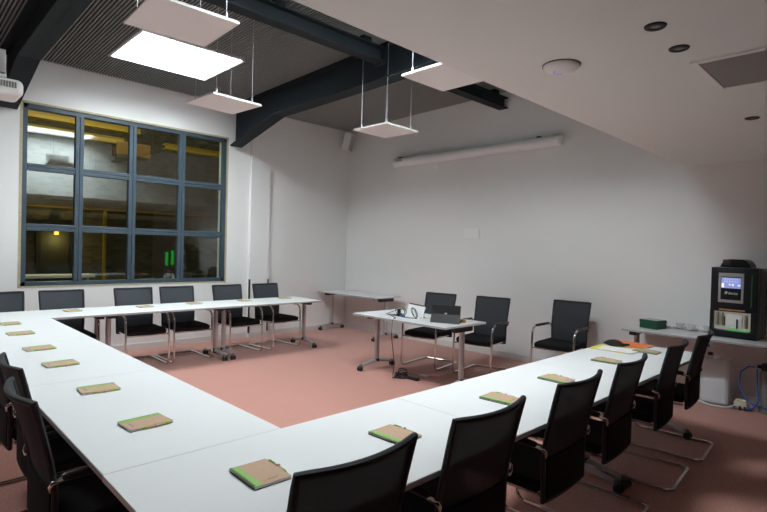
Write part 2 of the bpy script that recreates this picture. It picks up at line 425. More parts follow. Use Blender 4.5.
# ------------------------------------------------------------------ suspended panel lamps
def panel(cx, cy, z, s, label, rz=0):
    t = thing('panel_lamp', label, 'lamp', (cx, cy, z), rz, 'suspended square panel lamps')
    h = s / 2
    part(t, 'frame', M['white'], lambda b: [b.box((-h, -h, .0), (h, -h + .014, .012)), b.box((-h, h - .014, .0), (h, h, .012)), b.box((-h, -h + .014, 0), (-h + .014, h - .014, .012)), b.box((h - .014, -h + .014, 0), (h, h - .014, .012))])
    part(t, 'diffuser', M['panel'], lambda b: b.box((-h + .014, -h + .014, .002), (h - .014, h - .014, .011)))
    part(t, 'edge', M['paneledge'], lambda b: [b.box((-h, -h, .0125), (h, -h + .006, .016)), b.box((-h, h - .006, .0125), (h, h, .016)), b.box((-h, -h + .006, .0125), (-h + .006, h - .006, .016)), b.box((h - .006, -h + .006, .0125), (h, h - .006, .016))])
    part(t, 'back_plate', M['white'], lambda b: b.box((-h + .006, -h + .006, .0125), (h - .006, h - .006, .022)))
    q = h - .07
    for sx in (-1, 1):
        for sy in (-1, 1):
            wy = cy + math.sin(rz) * sx * q + math.cos(rz) * sy * q
            zt = roofz(wy) - z - .022
            wo = part(t, 'wire', M['wire'], lambda b: b.tube([(sx * q, sy * q, .022), (sx * q, sy * q, zt)], .0035, 6))
            part(wo, 'gripper', M['wire'], lambda b: b.lathe([(.003, .022), (.011, .024), (.011, .07), (.005, .085)], (sx * q, sy * q, 0), 10))
    return t
panel(1.535, 3.70, 3.15, .60, 'white square panel lamp nearest the camera hanging at the top left', math.radians(-2))
panel(2.47, 4.88, 2.985, .535, 'white square panel lamp hanging below the skylight in front of window', math.radians(4))
panel(4.36, 4.475, 2.995, .555, 'white square panel lamp hanging highest up near the corner speaker', math.radians(2))
panel(3.68, 2.99, 3.15, .595, 'white square panel lamp half hidden by the lowered ceiling edge', 0)

# ------------------------------------------------------------------ lowered ceiling fittings
t = thing('access_point', 'round white wireless access point with blue light on lowered ceiling', 'access point', (2.72, 1.40, SOF))
part(t, 'housing', M['white'], lambda b: b.lathe([(.098, 0), (.098, -.008), (.088, -.022), (.066, -.032), (.035, -.036), (.0005, -.037)], (0, 0, 0), 36), True)
part(t, 'status_ring', M['bluel'], lambda b: b.tube([(.040 * math.cos(a), .040 * math.sin(a), -.0358) for a in [math.radians(20 + 6 * k) for k in range(22)]], .0025, 6))
part(t, 'mount_ring', M['dark'], lambda b: b.lathe([(.103, 0), (.103, -.004), (.0005, -.004)], (0, 0, 0), 36))
for i, (x, y) in enumerate(((2.53, .85), (2.876, .851), (4.66, .865))):
    t = thing('downlight', ['black recessed ceiling spotlight nearest the camera above the right table', 'black recessed ceiling spotlight between round access point and ceiling grille', 'small black recessed ceiling spotlight farthest back toward coffee machine'][i], 'ceiling spotlight', (x, y, SOF), 0, 'black ceiling spotlights')
    part(t, 'trim_ring', M['dark'], lambda b: b.lathe([(.022, -.001), (.025, -.008), (.044, -.007), (.048, 0)], (0, 0, 0), 28), True)
    part(t, 'lens', M['downl'], lambda b: b.lathe([(.0005, -.002), (.022, -.002), (.022, -.0045), (.0005, -.0045)], (0, 0, 0), 20))
t = thing('ceiling_grille', 'square white framed ceiling air grille at the upper right', 'air grille', (3.43, .56, SOF))
part(t, 'frame', M['white'], lambda b: [b.box((-.31, -.31, -.012), (.31, -.275, 0), .003), b.box((-.31, .275, -.012), (.31, .31, 0), .003), b.box((-.31, -.275, -.012), (-.275, .275, 0), .003), b.box((.275, -.275, -.012), (.31, .275, 0), .003)])
part(t, 'filter_mesh', M['grille'], lambda b: b.box((-.275, -.275, -.007), (.275, .275, -.002)))
for i, x in enumerate((2.0, 3.0)):
    t = thing('fascia_vent', ['louvred vent on the ceiling fascia reflected at left of window', 'louvred vent on the ceiling fascia reflected right in window'][i], 'air vent', (x, SY, 3.5), 0, 'fascia vents')
    part(t, 'frame', M['white'], lambda b: [b.box((-.25, 0, -.1), (.25, .012, -.085)), b.box((-.25, 0, .085), (.25, .012, .1)), b.box((-.25, 0, -.085), (-.235, .012, .085)), b.box((.235, 0, -.085), (.25, .012, .085))])
    part(t, 'louvre', M['grille'], lambda b: [b.box((-.235, .002, -.08 + k * .022), (.235, .010, -.07 + k * .022)) for k in range(8)])

# ------------------------------------------------------------------ projector on its bracket
t = thing('projector', 'white ceiling projector with slotted grille at the left edge', 'projector', (.60, 5.08, 2.70))
part(t, 'housing', M['white'], lambda b: b.box((-.22, -.14, 0), (.215, .16, .135), .045, 4), True)
part(t, 'vent_grille', M['grille'], lambda b: [b.box((-.03 + k * .018, -.1445, .06), (-.018 + k * .018, -.138, .105)) for k in range(11)])
part(t, 'top_edge', M['dark'], lambda b: b.box((-.18, -.10, .135), (.18, .12, .136), .004))
part(t, 'lens', M['downl'], lambda b: b.lathe([(.045, 0), (.045, .03), (.03, .03), (.02, .015)], (-.12, -.14, .08), 20, Matrix.Rotation(PI / 2, 3, 'X')))
t = thing('projector_bracket', 'grey and white bracket holding the projector under the roof', 'bracket', (.60, 5.05, 2.836))
part(t, 'pole', M['white'], lambda b: b.tube([(0, 0, .02), (0, 0, roofz(5.05) - 2.836 - .022)], .03, 14))
part(t, 'plate', M['white'], lambda b: b.box((-.1, -.1, 0), (.1, .1, .02), .004))
part(t, 'junction_box', M['bezel'], lambda b: b.box((-.02, -.1, .03), (.095, .02, .21), .006))

# ------------------------------------------------------------------ right wall fittings
XT = XW - .10
t = thing('projection_screen', 'long white rolled projection screen tube high on the right wall', 'projection screen', (XT, 5.02, 3.12))
yA, yB = 3.41, 6.50
r = .075
def tubex(b): b.tube([(0, yA - 5.02 + .0, 0), (0, yB - 5.02, 0)], r, 28)
part(t, 'casing', M['white'], tubex, True)
for k, y in ((0, yA), (1, yB)):
    part(t, 'end_cap', M['white'], lambda b: b.lathe([(.079, 0), (.079, .03), (.06, .045), (.001, .045)] if k else [(.001, -.045), (.06, -.045), (.079, -.03), (.079, 0)], (0, y - 5.02, 0), 28, Matrix.Rotation(-PI / 2, 3, 'X')), True)
part(t, 'brand_plate', M['grille'], lambda b: b.box((-.0775, 1.28, .012), (-.074, 1.42, .030)))
for y in (-1.32, 1.40):
    part(t, 'wall_bracket', M['blackm'], lambda b: b.box((.0, y, .05), (.098, y + .05, .10), .004))
pc = part(t, 'pull_cord', M['white'], lambda b: b.tube([(-.01, .55, -.07), (-.01, .55, -.14)], .004, 6))
part(pc, 'pull_handle', M['white'], lambda b: b.box((-.02, .515, -.22), (.0, .585, -.14), .006))
o = MB().use(M['white']).box((XW - .02, 4.735, 1.768), (XW, 5.035, 1.934), .004).build('wall_plate'); tag(o, 'blank white rectangular plate on the wall behind the desk', 'wall plate')
t = thing('loudspeaker', 'small white loudspeaker tilted in the upper wall corner', 'loudspeaker', (6.555, 7.80, 3.64), math.radians(28))
R3 = Matrix.Rotation(math.radians(12), 3, 'X')
part(t, 'cabinet', M['white'], lambda b: b.box((-.11, -.09, -.17), (.11, .05, .17), .02, 3, R3), True)
part(t, 'grille', M['speaker'], lambda b: b.box((-.088, -.101, -.148), (.088, -.086, .148), .004, 2, None))
t.children[-1].rotation_euler = (math.radians(12), 0, 0)
t.children[-1].location = (0, -.0, 0)
part(t, 'bracket', M['white'], lambda b: b.tube([(.04, .05, 0), (.05, .09, .02), (.165, .05, .02)], .014, 8))
t = thing('wall_socket', 'white double wall socket low under the corner table', 'socket', (XW, 7.42, .26))
part(t, 'plate', M['white'], lambda b: b.box((-.012, -.085, -.042), (0, .085, .042), .004))
part(t, 'outlet', M['grille'], lambda b: [b.lathe([(.001, 0), (.02, 0), (.02, .004), (.001, .004)], (-.012, y, 0), 14, Matrix.Rotation(-PI / 2, 3, 'Y')) for y in (-.04, .04)])

# ------------------------------------------------------------------ folding tables
ZT = .75
def make_table(L, D):
    t = thing('folding_table', 'x', 'table')
    x, y = L / 2, D / 2
    top = part(t, 'tabletop', M['lam'], lambda b: b.box((-x + .0005, -y + .001, ZT - .024), (x - .0005, y - .001, ZT), .002))
    part(top, 'edge_band', M['edge'], lambda b: b.box((-x, -y, ZT - .023), (x, -y + .0012, ZT - .003)))
    part(top, 'edge_band', M['edge'], lambda b: b.box((-x, y - .0012, ZT - .023), (x, y, ZT - .003)))
    px = x - .06
    for yy in (-.13, .13):
        part(t, 'rail', M['blackm'], lambda b: b.box((-px, yy - .012, ZT - .05), (px, yy + .012, ZT - .024)))
    for sx in (-1, 1):
        ps = part(t, 'post', M['alu'], lambda b: b.lathe([(.034, .10), (.034, ZT - .085)], (0, 0, 0), 18, Matrix.Diagonal((.85, 1.1, 1))), True)
        ps.location = (sx * px, 0, 0)
        part(ps, 'collar', M['blackm'], lambda b: b.lathe([(.038, .095), (.038, .125), (.035, .13)], (0, 0, 0), 18))
        part(ps, 'tilt_head', M['blackm'], lambda b: b.box((-.035, -.16, ZT - .085), (.035, .16, ZT - .024), .006))
        yc = min(.28, y - .05)
        ft = part(t, 'foot', M['alu'], lambda b: b.tube([(0, yc * v, .105 - .045 * abs(v) ** 1.5) for v in [-1 + k / 8 for k in range(17)]], [.020 + .010 * (1 - abs(-1 + k / 8)) for k in range(17)], 12, flat=.75), True)
        ft.location = (sx * px, 0, 0)
        for sy in (-1, 1):
            def cast(b):
                b.use(M['casterg']); b.lathe([(.022, .050), (.024, .056), (.022, .082), (.012, .086)], (0, 0, 0), 14)
                b.use(M['rubber'])
                for dx in (-.018, .018): b.lathe([(.012, -.011), (.029, -.010), (.031, -.006), (.031, .006), (.029, .010), (.012, .011)], (dx, .012 * sy, .031), 18, Matrix.Rotation(PI / 2, 3, 'Y'))
                b.use(M['casterg']); b.box((-.007, -.012, .02), (.007, .02, .06), .003)
            c = MB(); c.use(M['casterg']); cast(c); c = c.build('castor', None, ft, True); c.location = (0, sy * yc, 0)
    return t
def dim_table(proto, x, y, rz, label, group, first=False):
    o = proto if first else copy_tree(proto)
    o.location = (x, y, 0); o.rotation_euler = (0, 0, rz); tag(o, label, 'table', group); return o
G = 'white conference tables set in a U'
pt = make_table(1.503, .765)
ry = 1.607
dim_table(pt, 1.327, ry, 0, 'white conference table at the inner corner nearest the camera', G, True)
dim_table(pt, 2.831, ry, 0, 'white conference table in the middle of the right-hand row', G)
dim_table(pt, 4.335, ry, 0, 'white conference table at the end of right-hand row holding coloured folders', G)
lt = make_table(1.468, .745)
for k, (y, lb) in enumerate(((2.725, 'white conference table nearest the camera in the left-hand row'), (4.195, 'white conference table in the middle of the left-hand row'), (5.665, 'white conference table at the window end of the left-hand row'))):
    dim_table(lt, .95, y, PI / 2, lb, G, k == 0)
for x, lb in ((1.187, 'white conference table at left end of the row below the window'), (2.691, 'white conference table in the middle of the row below window'), (4.195, 'white conference table at right end of the row below window')):
    dim_table(pt, x, 6.78, 0, lb, G)
dim_table(pt, 4.735, 4.23, PI / 2, 'white presenter desk standing alone in the open end of the U', 'other folding tables')
st = make_table(1.6, .62)
dim_table(st, 6.29, 7.085, PI / 2, 'empty white side table standing in the far corner', 'other folding tables', True)
dim_table(st, 6.345, 1.48, PI / 2, 'white side table against right wall carrying the coffee machine', 'other folding tables')

# ------------------------------------------------------------------ chairs
def make_chair():
    t = thing('conference_chair', 'x', 'chair')
    a = .262
    path = fillet([(-a, -.20, .662), (-a, .27, .668), (-a, .295, .0135), (-a, -.345, .0135), (a, -.345, .0135), (a, .295, .0135), (a, .27, .668), (a, -.20, .662)], [.10, .07, .05, .05, .07, .10], 7)
    part(t, 'frame', M['chrome'], lambda b: b.tube(path, .0125, 12), True)
    part(t, 'seat_rail', M['chrome'], lambda b: [b.tube([(-a, .255, .405), (a, .255, .405)], .010, 8), b.tube([(-.20, .255, .405), (-.20, -.20, .405)], .009, 8), b.tube([(.20, .255, .405), (.20, -.20, .405)], .009, 8)], True)
    def seat(b):
        def f(u, v):
            x = (u - .5) * .475; y = -.205 + v * .475
            return (x, y, .443 - .02 * max(0, v - .75) ** 2 * 16 * .6 + .012 * (2 * u - 1) ** 2)
        b.sheet(f, 8, 10, .055)
    so = part(t, 'seat', M['fabric'], seat, True)
    md = so.modifiers.new('soft edge', 'BEVEL'); md.width = .012; md.segments = 3; md.limit_method = 'ANGLE'; md.angle_limit = math.radians(50)
    z0, z1 = .385, .962
    def back(u, v, inset=0.):
        z = z0 + inset + v * (z1 - z0 - 2 * inset)
        k = max(0, (z - .60) / (z1 - .60)); c = 2 * u - 1
        hw = .218 + .017 * (z - z0) / (z1 - z0) - inset
        y = -.222 - .108 * k ** 1.15 + (.010 + .032 * k) * c * c - .012
        return (c * hw, y, z - .006 * (1 - c * c) * k)
    per = [back(k / 14, 1) for k in range(15)] + [back(1, 1 - k / 14) for k in range(1, 15)] + [back(1 - k / 14, 0) for k in range(1, 15)] + [back(0, k / 14) for k in range(1, 14)]
    bo = part(t, 'backrest', M['bframe'], lambda b: b.tube(per, .013, 8, closed=True), True)
    part(bo, 'mesh_panel', M['mesh'], lambda b: b.sheet(lambda u, v: back(u, v, .006), 12, 16, .006), True)
    part(bo, 'lower_shell', M['fabric'], lambda b: b.sheet(lambda u, v: (lambda p: (p[0] * .97, p[1] - .011, p[2]))(back(u, v * .36, .012)), 10, 6, .010), True)
    for s in (-1, 1):
        part(t, 'armrest', M['pad'], lambda b: b.tube([(s * a, -.21, .664), (s * a, -.195, .666), (s * a, .0, .670), (s * a, .16, .671), (s * a, .195, .669)], [.013, .019, .021, .020, .013], 10, flat=.85), True)
        part(t, 'bracket', M['chrome'], lambda b: b.tube([(s * a, -.17, .660), (s * a, -.212, .657), (s * .250, -.236, .648), (s * .240, -.244, .63), (s * .236, -.242, .608)], [.011, .012, .013, .012, .007], 10, flat=.7), True)
    return t
ch = make_chair(); used = []
CG = 'black mesh cantilever chairs'
def chair(x, y, facing, label):
    o = ch if not used else copy_tree(ch)
    used.append(1); o.location = (x, y, 0); o.rotation_euler = (0, 0, math.radians(facing - 90)); tag(o, label, 'chair', CG)
for x, y, f, lb in ((1.045, 1.44, 90, 'black mesh chair closest to camera, its back cut by photo bottom edge'), (1.735, 1.44, 90, 'black mesh chair second from the camera along the right-hand row'), (2.505, 1.435, 91, 'black mesh chair third from the camera, right of the centre bottom'),
                    (3.195, 1.44, 93, 'black mesh chair fourth from the camera along the right-hand row'), (4.03, 1.44, 94, 'black mesh chair fifth along right-hand row, before the yellow folder'), (4.76, 1.45, 94, 'black mesh chair last in the right-hand row nearest the coffee machine')):
    chair(x, y, f, lb)
for x, y, f, lb in ((.725, 2.53, 0, 'black mesh chair nearest the camera along the left-hand table'), (.785, 3.16, 0, 'black mesh chair second from the camera along the left-hand table'), (.77, 3.78, 0, 'black mesh chair third from camera, mostly cut by left photo edge')):
    chair(x, y, f, lb)
for x, y, f, lb in ((.99, 7.0, -90, 'black mesh chair under the window cut by the left photo edge'), (1.62, 7.0, -90, 'black mesh chair below the leftmost window column'), (2.45, 7.0, -91, 'black mesh chair below the second window column from left'),
                    (3.04, 7.0, -90, 'black mesh chair below the third window column from left'), (3.82, 7.0, -88, 'black mesh chair below the right edge of the window'), (4.50, 7.0, -85, 'black mesh chair in front of the wall pillar, last of window row')):
    chair(x, y, f, lb)
for x, y, f, lb in ((5.44, 4.62, 190, 'black mesh chair behind presenter desk, left one beyond the laptop'), (5.615, 3.87, 189, 'black mesh chair at the right end of the presenter desk'), (6.10, 3.025, 184, 'black mesh chair standing alone against the right wall')):
    chair(x, y, f, lb)

# ------------------------------------------------------------------ notebooks and pens
def make_notebook():
    t = thing('notebook', 'x', 'notebook')      # reader looks along +Y, spine on the left (-X)
    w, h = .0725, .095
    part(t, 'cover', M['kraft'], lambda b: b.use(M['kraft']).box((-w, -h, .0095), (w, h, .0115)))
    part(t, 'back_cover', M['blackc'], lambda b: b.box((-w, -h, 0), (w, h, .0018)))
    part(t, 'pages', M['page'], lambda b: b.box((-w + .002, -h + .001, .0018), (w - .002, h - .001, .0095)))
    part(t, 'spine_band', M['green'], lambda b: b.box((-w - .0003, -h, .0112), (-w + .031, h, .0121)))
    part(t, 'spiral', M['blackm'], lambda b: [b.tube([(-w + .003 + .0075 * math.cos(q), y, .006 + .0075 * math.sin(q)) for q in [2 * PI * k / 10 for k in range(10)]], .0009, 5, closed=True) for y in [-h + .008 + k * .0085 for k in range(22)]])
    def logo(b):
        b.use(M['olive']).lathe([(.001, 0), (.007, 0), (.007, .0003), (.001, .0003)], (-.022, -.068, .0115), 12)
        b.use(M['ink'])
        for k in range(6): b.box((-.010 + k * .0075, -.071, .0115), (-.0045 + k * .0075, -.066 + (.002 if k % 2 else 0), .0118))
    lo = MB(); logo(lo); lo.build('printed_logo', None, t)
    part(t, 'pen_loop', M['kraft'], lambda b: b.tube([(w + .006 + .0065 * math.cos(q), .01, .007 + .0065 * math.sin(q)) for q in [2 * PI * k / 12 for k in range(12)]], .0009, 5, closed=True, flat=5))
    return t
def make_pen():
    t = thing('pen', 'x', 'pen')
    RX = Matrix.Rotation(-PI / 2, 3, 'X')
    part(t, 'barrel', M['penb'], lambda b: b.lathe([(.0045, -.045), (.005, -.04), (.005, .045), (.0045, .048)], (0, 0, .006), 10, RX), True)
    part(t, 'tip', M['peng'], lambda b: b.lathe([(.0006, -.066), (.0022, -.062), (.0052, -.048), (.0052, -.040)], (0, 0, .006), 10, RX), True)
    part(t, 'clip', M['peng'], lambda b: b.lathe([(.0052, .042), (.0055, .050), (.0055, .064), (.003, .067), (.003, .072)], (0, 0, .006), 10, RX).box((-.0018, .02, .0115), (.0018, .06, .0135)), True)
    return t
nb, pen, first = make_notebook(), make_pen(), True
NB = [  # x, y, spin, where it lies
    (.995, 1.625, 0, 'at the near table corner, closest to the camera', -2), (1.65, 1.585, 0, 'behind the closest chair back', 3), (2.51, 1.595, 0, 'behind the second chair of right-hand row', 4), (3.19, 1.61, 0, 'behind the third chair of right-hand row', -2), (4.06, 1.64, 0, 'behind the fourth chair of right-hand row', 2), (4.74, 1.575, 0, 'partly under the coloured folders', 2),
    (.883, 2.437, -90, 'nearest the camera on the left-hand table', 5), (.888, 3.16, -90, 'second from the camera on the left-hand table', -3), (.878, 3.96, -90, 'third from the camera on the left-hand table', 3), (.882, 4.62, -90, 'fourth from the camera on the left-hand table', 4), (.90, 5.45, -90, 'fifth from the camera on the left-hand table', 3), (.91, 6.13, -90, 'last on the left-hand table at the photo edge', 2),
    (1.64, 6.90, 180, 'below the leftmost window column', 6), (2.46, 6.89, 180, 'below the second window column', 8), (3.13, 6.93, 180, 'below the third window column', 6), (3.90, 6.93, 180, 'below the right edge of the window', 0), (4.61, 6.95, 180, 'at the right end of the window row', 0)]
for x, y, spin, where, j in NB:
    a = math.radians(spin + j)
    n = nb if first else copy_tree(nb); p = pen if first else copy_tree(pen); first = False
    n.location = (x, y, ZT); n.rotation_euler = (0, 0, a); tag(n, 'kraft notebook with green spine lying ' + where, 'notebook', 'kraft notebooks on the tables')
    off = Vector((.0795, .012, 0)); off.rotate(Matrix.Rotation(a, 3, 'Z'))
    p.location = (x + off.x, y + off.y, ZT + .001); p.rotation_euler = (0, 0, a); tag(p, 'tan and green pen looped to notebook ' + where, 'pen', 'pens looped to the notebooks')

# ------------------------------------------------------------------ folders on the last right-hand table
t = thing('folder', 'open yellow card folder holding white sheets on right-hand table', 'folder', (4.64, 1.81, ZT), math.radians(3))
part(t, 'cover', M['folder'], lambda b: b.box((-.14, -.17, 0), (.14, .17, .003)))
part(t, 'flap', M['folder'], lambda b: b.box((-.14, .08, .0032), (.135, .168, .0055)))
for k in range(2):
    o = MB().box((-.105, -.15, 0), (.105, .147, .0012)).build('sheet', M['page']); o.location = (4.615, 1.775 - k * .008, ZT + .0057 + k * .0013); o.rotation_euler = (0, 0, math.radians(5 - 4 * k))
    tag(o, ['lower white paper sheet lying in the yellow folder', 'top white paper sheet lying in the yellow folder'][k], 'paper', 'papers in the yellow folder')
t = thing('folder', 'orange card folder with papers at the end of right-hand table', 'folder', (4.96, 1.80, ZT), math.radians(-4))
part(t, 'back_cover', M['ofolder'], lambda b: b.box((-.125, -.17, 0), (.125, .17, .003)))
part(t, 'papers', M['page'], lambda b: b.box((-.12, -.172, .003), (.115, .165, .011)))
part(t, 'cover', M['ofolder'], lambda b: b.box((-.125, -.165, .011), (.125, .17, .014)))
t = MB()
def lump(b):
    def f(u, v):
        aa = 2 * PI * u; rr = (.012 + .085 * v)
        return (rr * math.cos(aa) * .75, rr * math.sin(aa), .040 * (1 - v ** 2) + .007 * math.sin(3 * aa + 1) * v + .004)
    b.sheet(f, 20, 6, .006)
t.use(M['blackc']); lump(t)
t.tube([(-.03, -.06, .012), (.0, -.09, .014), (.03, -.12, .012)], .012, 8)
o = t.build('glove', M['blackc'], None, True); o.location = (4.83, 1.885, ZT + .006); tag(o, 'crumpled black cloth glove beside the orange folder', 'glove')

# ------------------------------------------------------------------ presenter desk contents
t = thing('tablet_computer', 'black folding tablet computer with pale emblem propped on the presenter desk', 'tablet computer', (4.67, 3.725, ZT), math.radians(23))
# local: lid faces -X (towards camera); user sits at +X
lean = Matrix.Rotation(math.radians(14), 3, 'Y')
def lid(b):
    b.prism([(-.03, 0.0), (-.022, 0.0), (.022, .20), (.012, .20)], -.17, .17, 'y')
part(t, 'lid', M['lap'], lid)
part(t, 'kickstand', M['lap'], lambda b: b.prism([(-.065, 0), (-.058, 0), (-.004, .095), (-.012, .098)], -.17, .17, 'y'))
part(t, 'keyboard', M['lap'], lambda b: b.box((-.022, -.155, 0), (.20, .155, .008), .002))
def emblem(b):
    b.prism([(-.0125, .098), (-.0105, .118), (-.002, .116), (-.004, .098)], -.003, .003, 'y')
e = MB().use(M['logo'])
e.prism([(-.017, .0), (0, -.014), (.017, 0), (0, .014)], -.0008, .0008, 'x'); e = e.build('emblem', M['logo'], t); e.location = (-.0075, -.0, .104); e.rotation_euler = (0, math.radians(12), 0)
tag(MB().box((-.02, -.03, 0), (.02, .03, .035), .003).build('wooden_block', M['wood']), 'small light brown block behind the tablet computer', 'block')
bpy.data.objects['wooden_block'].location = (4.86, 3.62, ZT)
t = thing('laptop', 'white laptop with dark top edge amid coiled cables on desk', 'laptop', (4.745, 4.23, ZT), math.radians(-16))
part(t, 'lid', M['white'], lambda b: b.prism([(-.06, 0), (-.052, 0), (.0, .145), (-.008, .147)], -.185, .185, 'y'))
part(t, 'lid_edge', M['dark'], lambda b: b.prism([(-.0085, .1455), (.0015, .1445), (.005, .158), (-.0055, .160)], -.185, .185, 'y'))
part(t, 'base', M['white'], lambda b: b.box((-.052, -.185, 0), (.15, .185, .012), .003))
def loop(b, c, r, tilt, rz, th, n=26):
    Rm = Matrix.Rotation(rz, 3, 'Z') @ Matrix.Rotation(tilt, 3, 'Y')
    b.tube([Vector(c) + Rm @ Vector((r * math.cos(2 * PI * k / n) * .9, r * math.sin(2 * PI * k / n), .0)) for k in range(n)], th, 6, closed=True)
def cables(b):
    loop(b, (4.655, 4.20, ZT + .065), .072, math.radians(68), math.radians(-20), .0045)
    loop(b, (4.64, 4.185, ZT + .062), .066, math.radians(74), math.radians(-30), .004)
    loop(b, (4.62, 4.43, ZT + .012), .065, math.radians(4), 0, .004)
    b.tube(fillet([(4.58, 4.62, ZT + .006), (4.60, 4.52, ZT + .05), (4.70, 4.42, ZT + .10), (4.66, 4.36, ZT + .03), (4.60, 4.40, ZT + .008), (4.57, 4.28, ZT + .006), (4.62, 4.1, ZT + .006)], .05), .004, 6)
    loop(b, (4.66, 4.43, ZT + .06), .07, math.radians(62), math.radians(25), .004)
    loop(b, (4.60, 4.50, ZT + .010), .075, math.radians(3), 0, .004)
    b.box((4.60, 4.40, ZT), (4.66, 4.45, ZT + .035), .006); b.box((4.64, 4.445, ZT + .03), (4.68, 4.475, ZT + .085), .006)
o = MB().use(M['cable']); cables(o); tag(o.build('cable_bundle', M['cable'], None, True), 'tangle of dark cables coiled on desk before the white laptop', 'cable')
o = MB().use(M['blue']).box((0, 0, 0), (.03, .045, .022), .004).use(M['bezel']).box((.006, .045, .004), (.024, .07, .018)).build('plug', None, None); o.location = (4.60, 4.325, ZT); tag(o, 'small blue cable plug on the presenter desk', 'plug')
o = MB().use(M['white']).box((0, 0, 0), (.05, .05, .03), .005).box((.015, .05, .008), (.035, .085, .022)).tube([(.025, .0, .018), (.02, -.05, .008), (.0, -.09, .005), (.03, -.15, .005)], .004, 6).build('adapter', None, None); o.location = (4.56, 4.02, ZT); o.rotation_euler = (0, 0, math.radians(-15)); tag(o, 'small white adapter beside the tablet computer', 'adapter')
o = MB().use(M['cable']).tube(fillet([(4.56, 4.50, ZT + .006), (4.44, 4.30, ZT + .006), (4.335, 4.255, ZT + .004), (4.33, 4.26, .55), (4.34, 4.21, .25), (4.38, 4.27, .05), (4.52, 4.40, .006), (4.585, 4.34, .006)], .05), .0045, 6).build('power_cable', None, None, True)
tag(o, 'dark power cable hanging from the desk down to floor', 'cable')
t = thing('power_strip', 'black extension lead with coiled cord lying on carpet below desk', 'power strip', (4.655, 4.235, 0))
part(t, 'socket_block', M['lap'], lambda b: b.box((-.03, -.13, 0), (.03, .03, .04), .012, 2))
def coil(b):
    for k in range(5): loop(b, (-.02 + .03 * k, .13 + .025 * k, .008 + .008 * k), .095 - .010 * k, math.radians(7 * k), k, .0055)
    loop(b, (-.12, .10, .045), .04, math.radians(80), .4, .005)
    b.tube(fillet([(-.02, .02, .02), (-.08, .12, .015), (-.03, .22, .006), (.06, .16, .03), (.02, .05, .02)], .05), .0055, 6)
    b.box((-.06, .15, 0), (-.02, .20, .06), .008); b.box((.02, .1, 0), (.05, .14, .045), .008)
part(t, 'cord', M['cable'], coil, True)
tag(MB().use(M['greyc']).box((4.86, 4.17, 0), (4.92, 4.27, .014), .004).tube([(4.89, 4.27, .008), (4.93, 4.36, .006), (4.88, 4.48, .006)], .004, 6).build('plug', None, None, True), 'pale grey plug lying on carpet beside extension lead', 'plug')

# ------------------------------------------------------------------ coffee corner
FX = 6.30
t = thing('coffee_machine', 'tall black bean-to-cup coffee machine with lit screen on side table', 'coffee machine', (FX + .01, 1.278, ZT), math.radians(-4))
W = .21
def shell(b):
    b.use(M['mach'])
    b.box((.055, -W, .0), (.345, W, .73), .012, 2)                     # rear body
    b.box((.0, -W, .27), (.06, W, .73), .010, 2)                       # door
    b.box((.0, -W, .0), (.06, W, .075), .010, 2)                       # base
    b.box((.0, W - .03, .07), (.06, W, .28), .003); b.box((.0, -W, .07), (.06, -W + .055, .28), .003)
o = MB(); shell(o); o.build('body', None, t, True)
part(t, 'side_panel', M['machs'], lambda b: b.box((.07, -W - .004, .03), (.335, -W + .002, .70), .004))
part(t, 'bean_lid', M['mach'], lambda b: b.prism([(.145 - .27 * k / 20, .738 + .078 * (1 - abs(k / 10 - 1) ** 5)) for k in range(21)] + [(-.125, .733), (.145, .733)], .06, .27, 'x'))
part(t, 'lid_window', M['machs'], lambda b: b.box((.054, .05, .745), (.2, .125, .812), .012, 2), True)
bz = part(t, 'display_bezel', M['bezel'], lambda b: b.box((-.006, -.115, .365), (.002, .112, .672), .004))
bz.location.y = .026
part(bz, 'black_glass', M['mach'], lambda b: b.box((-.008, -.095, .395), (-.005, .088, .635)))
part(bz, 'screen', M['scr'], lambda b: b.box((-.0105, -.092, .515), (-.0078, .083, .625)))
for y0, z0, y1, z1 in ((.058, .522, .080, .566), (.0, .545, .016, .562), (-.03, .54, -.012, .562), (-.085, .54, -.063, .555)):
    part(bz, 'screen_icon', M['scrw'], lambda b: b.box((-.012, y0, z0), (-.0102, y1, z1)))
for k in range(6):
    for z0, z1 in ((.60, .615), (.575, .592)):
        part(bz, 'screen_icon', M['scrm'], lambda b: b.box((-.0118, .045 - k * .022, z0), (-.0102, .058 - k * .022, z1)))
part(bz, 'top_mark', M['grille'], lambda b: [b.box((-.0075, .03 - k * .013, .648), (-.0058, .039 - k * .013, .656)) for k in range(4)])
cu = bpy.data.curves.new('wordmark', 'FONT'); cu.body = 'Necta'; cu.size = .042; cu.extrude = .0006; cu.align_x = 'CENTER'; cu.shear = .15
tmp = bpy.data.objects.new('tmp_text', cu); COL.objects.link(tmp)
dg = bpy.context.evaluated_depsgraph_get(); me = bpy.data.meshes.new_from_object(tmp.evaluated_get(dg)); bpy.data.objects.remove(tmp)
wo = bpy.data.objects.new('wordmark', me); COL.objects.link(wo); me.materials.clear(); me.materials.append(M['page']); wo.parent = bz
wo.location = (-.0088, -.012, .452); wo.rotation_euler = (PI / 2, 0, -PI / 2)
part(bz, 'emblem', M['page'], lambda b: [b.prism([(.052 - k * .010, .452), (.046 - k * .010, .452), (.040 - k * .010, .482), (.046 - k * .010, .482)], -.0095, -.0082, 'x') for k in range(2)])
part(t, 'green_strip', M['gstrip'], lambda b: b.box((-.002, -.160, .33), (.001, -.152, .66)))
by = part(t, 'dispensing_bay', M['bay'], lambda b: b.box((.048, -.155, .08), (.056, .17, .265)))
by.location.y = .01
part(by, 'brew_group', M['white'], lambda b: [b.box((.02, -.09, .10), (.05, .055, .245), .01), b.box((.012, -.075, .13), (.022, .04, .15), .004), b.box((.012, -.075, .19), (.022, .04, .20), .003)])
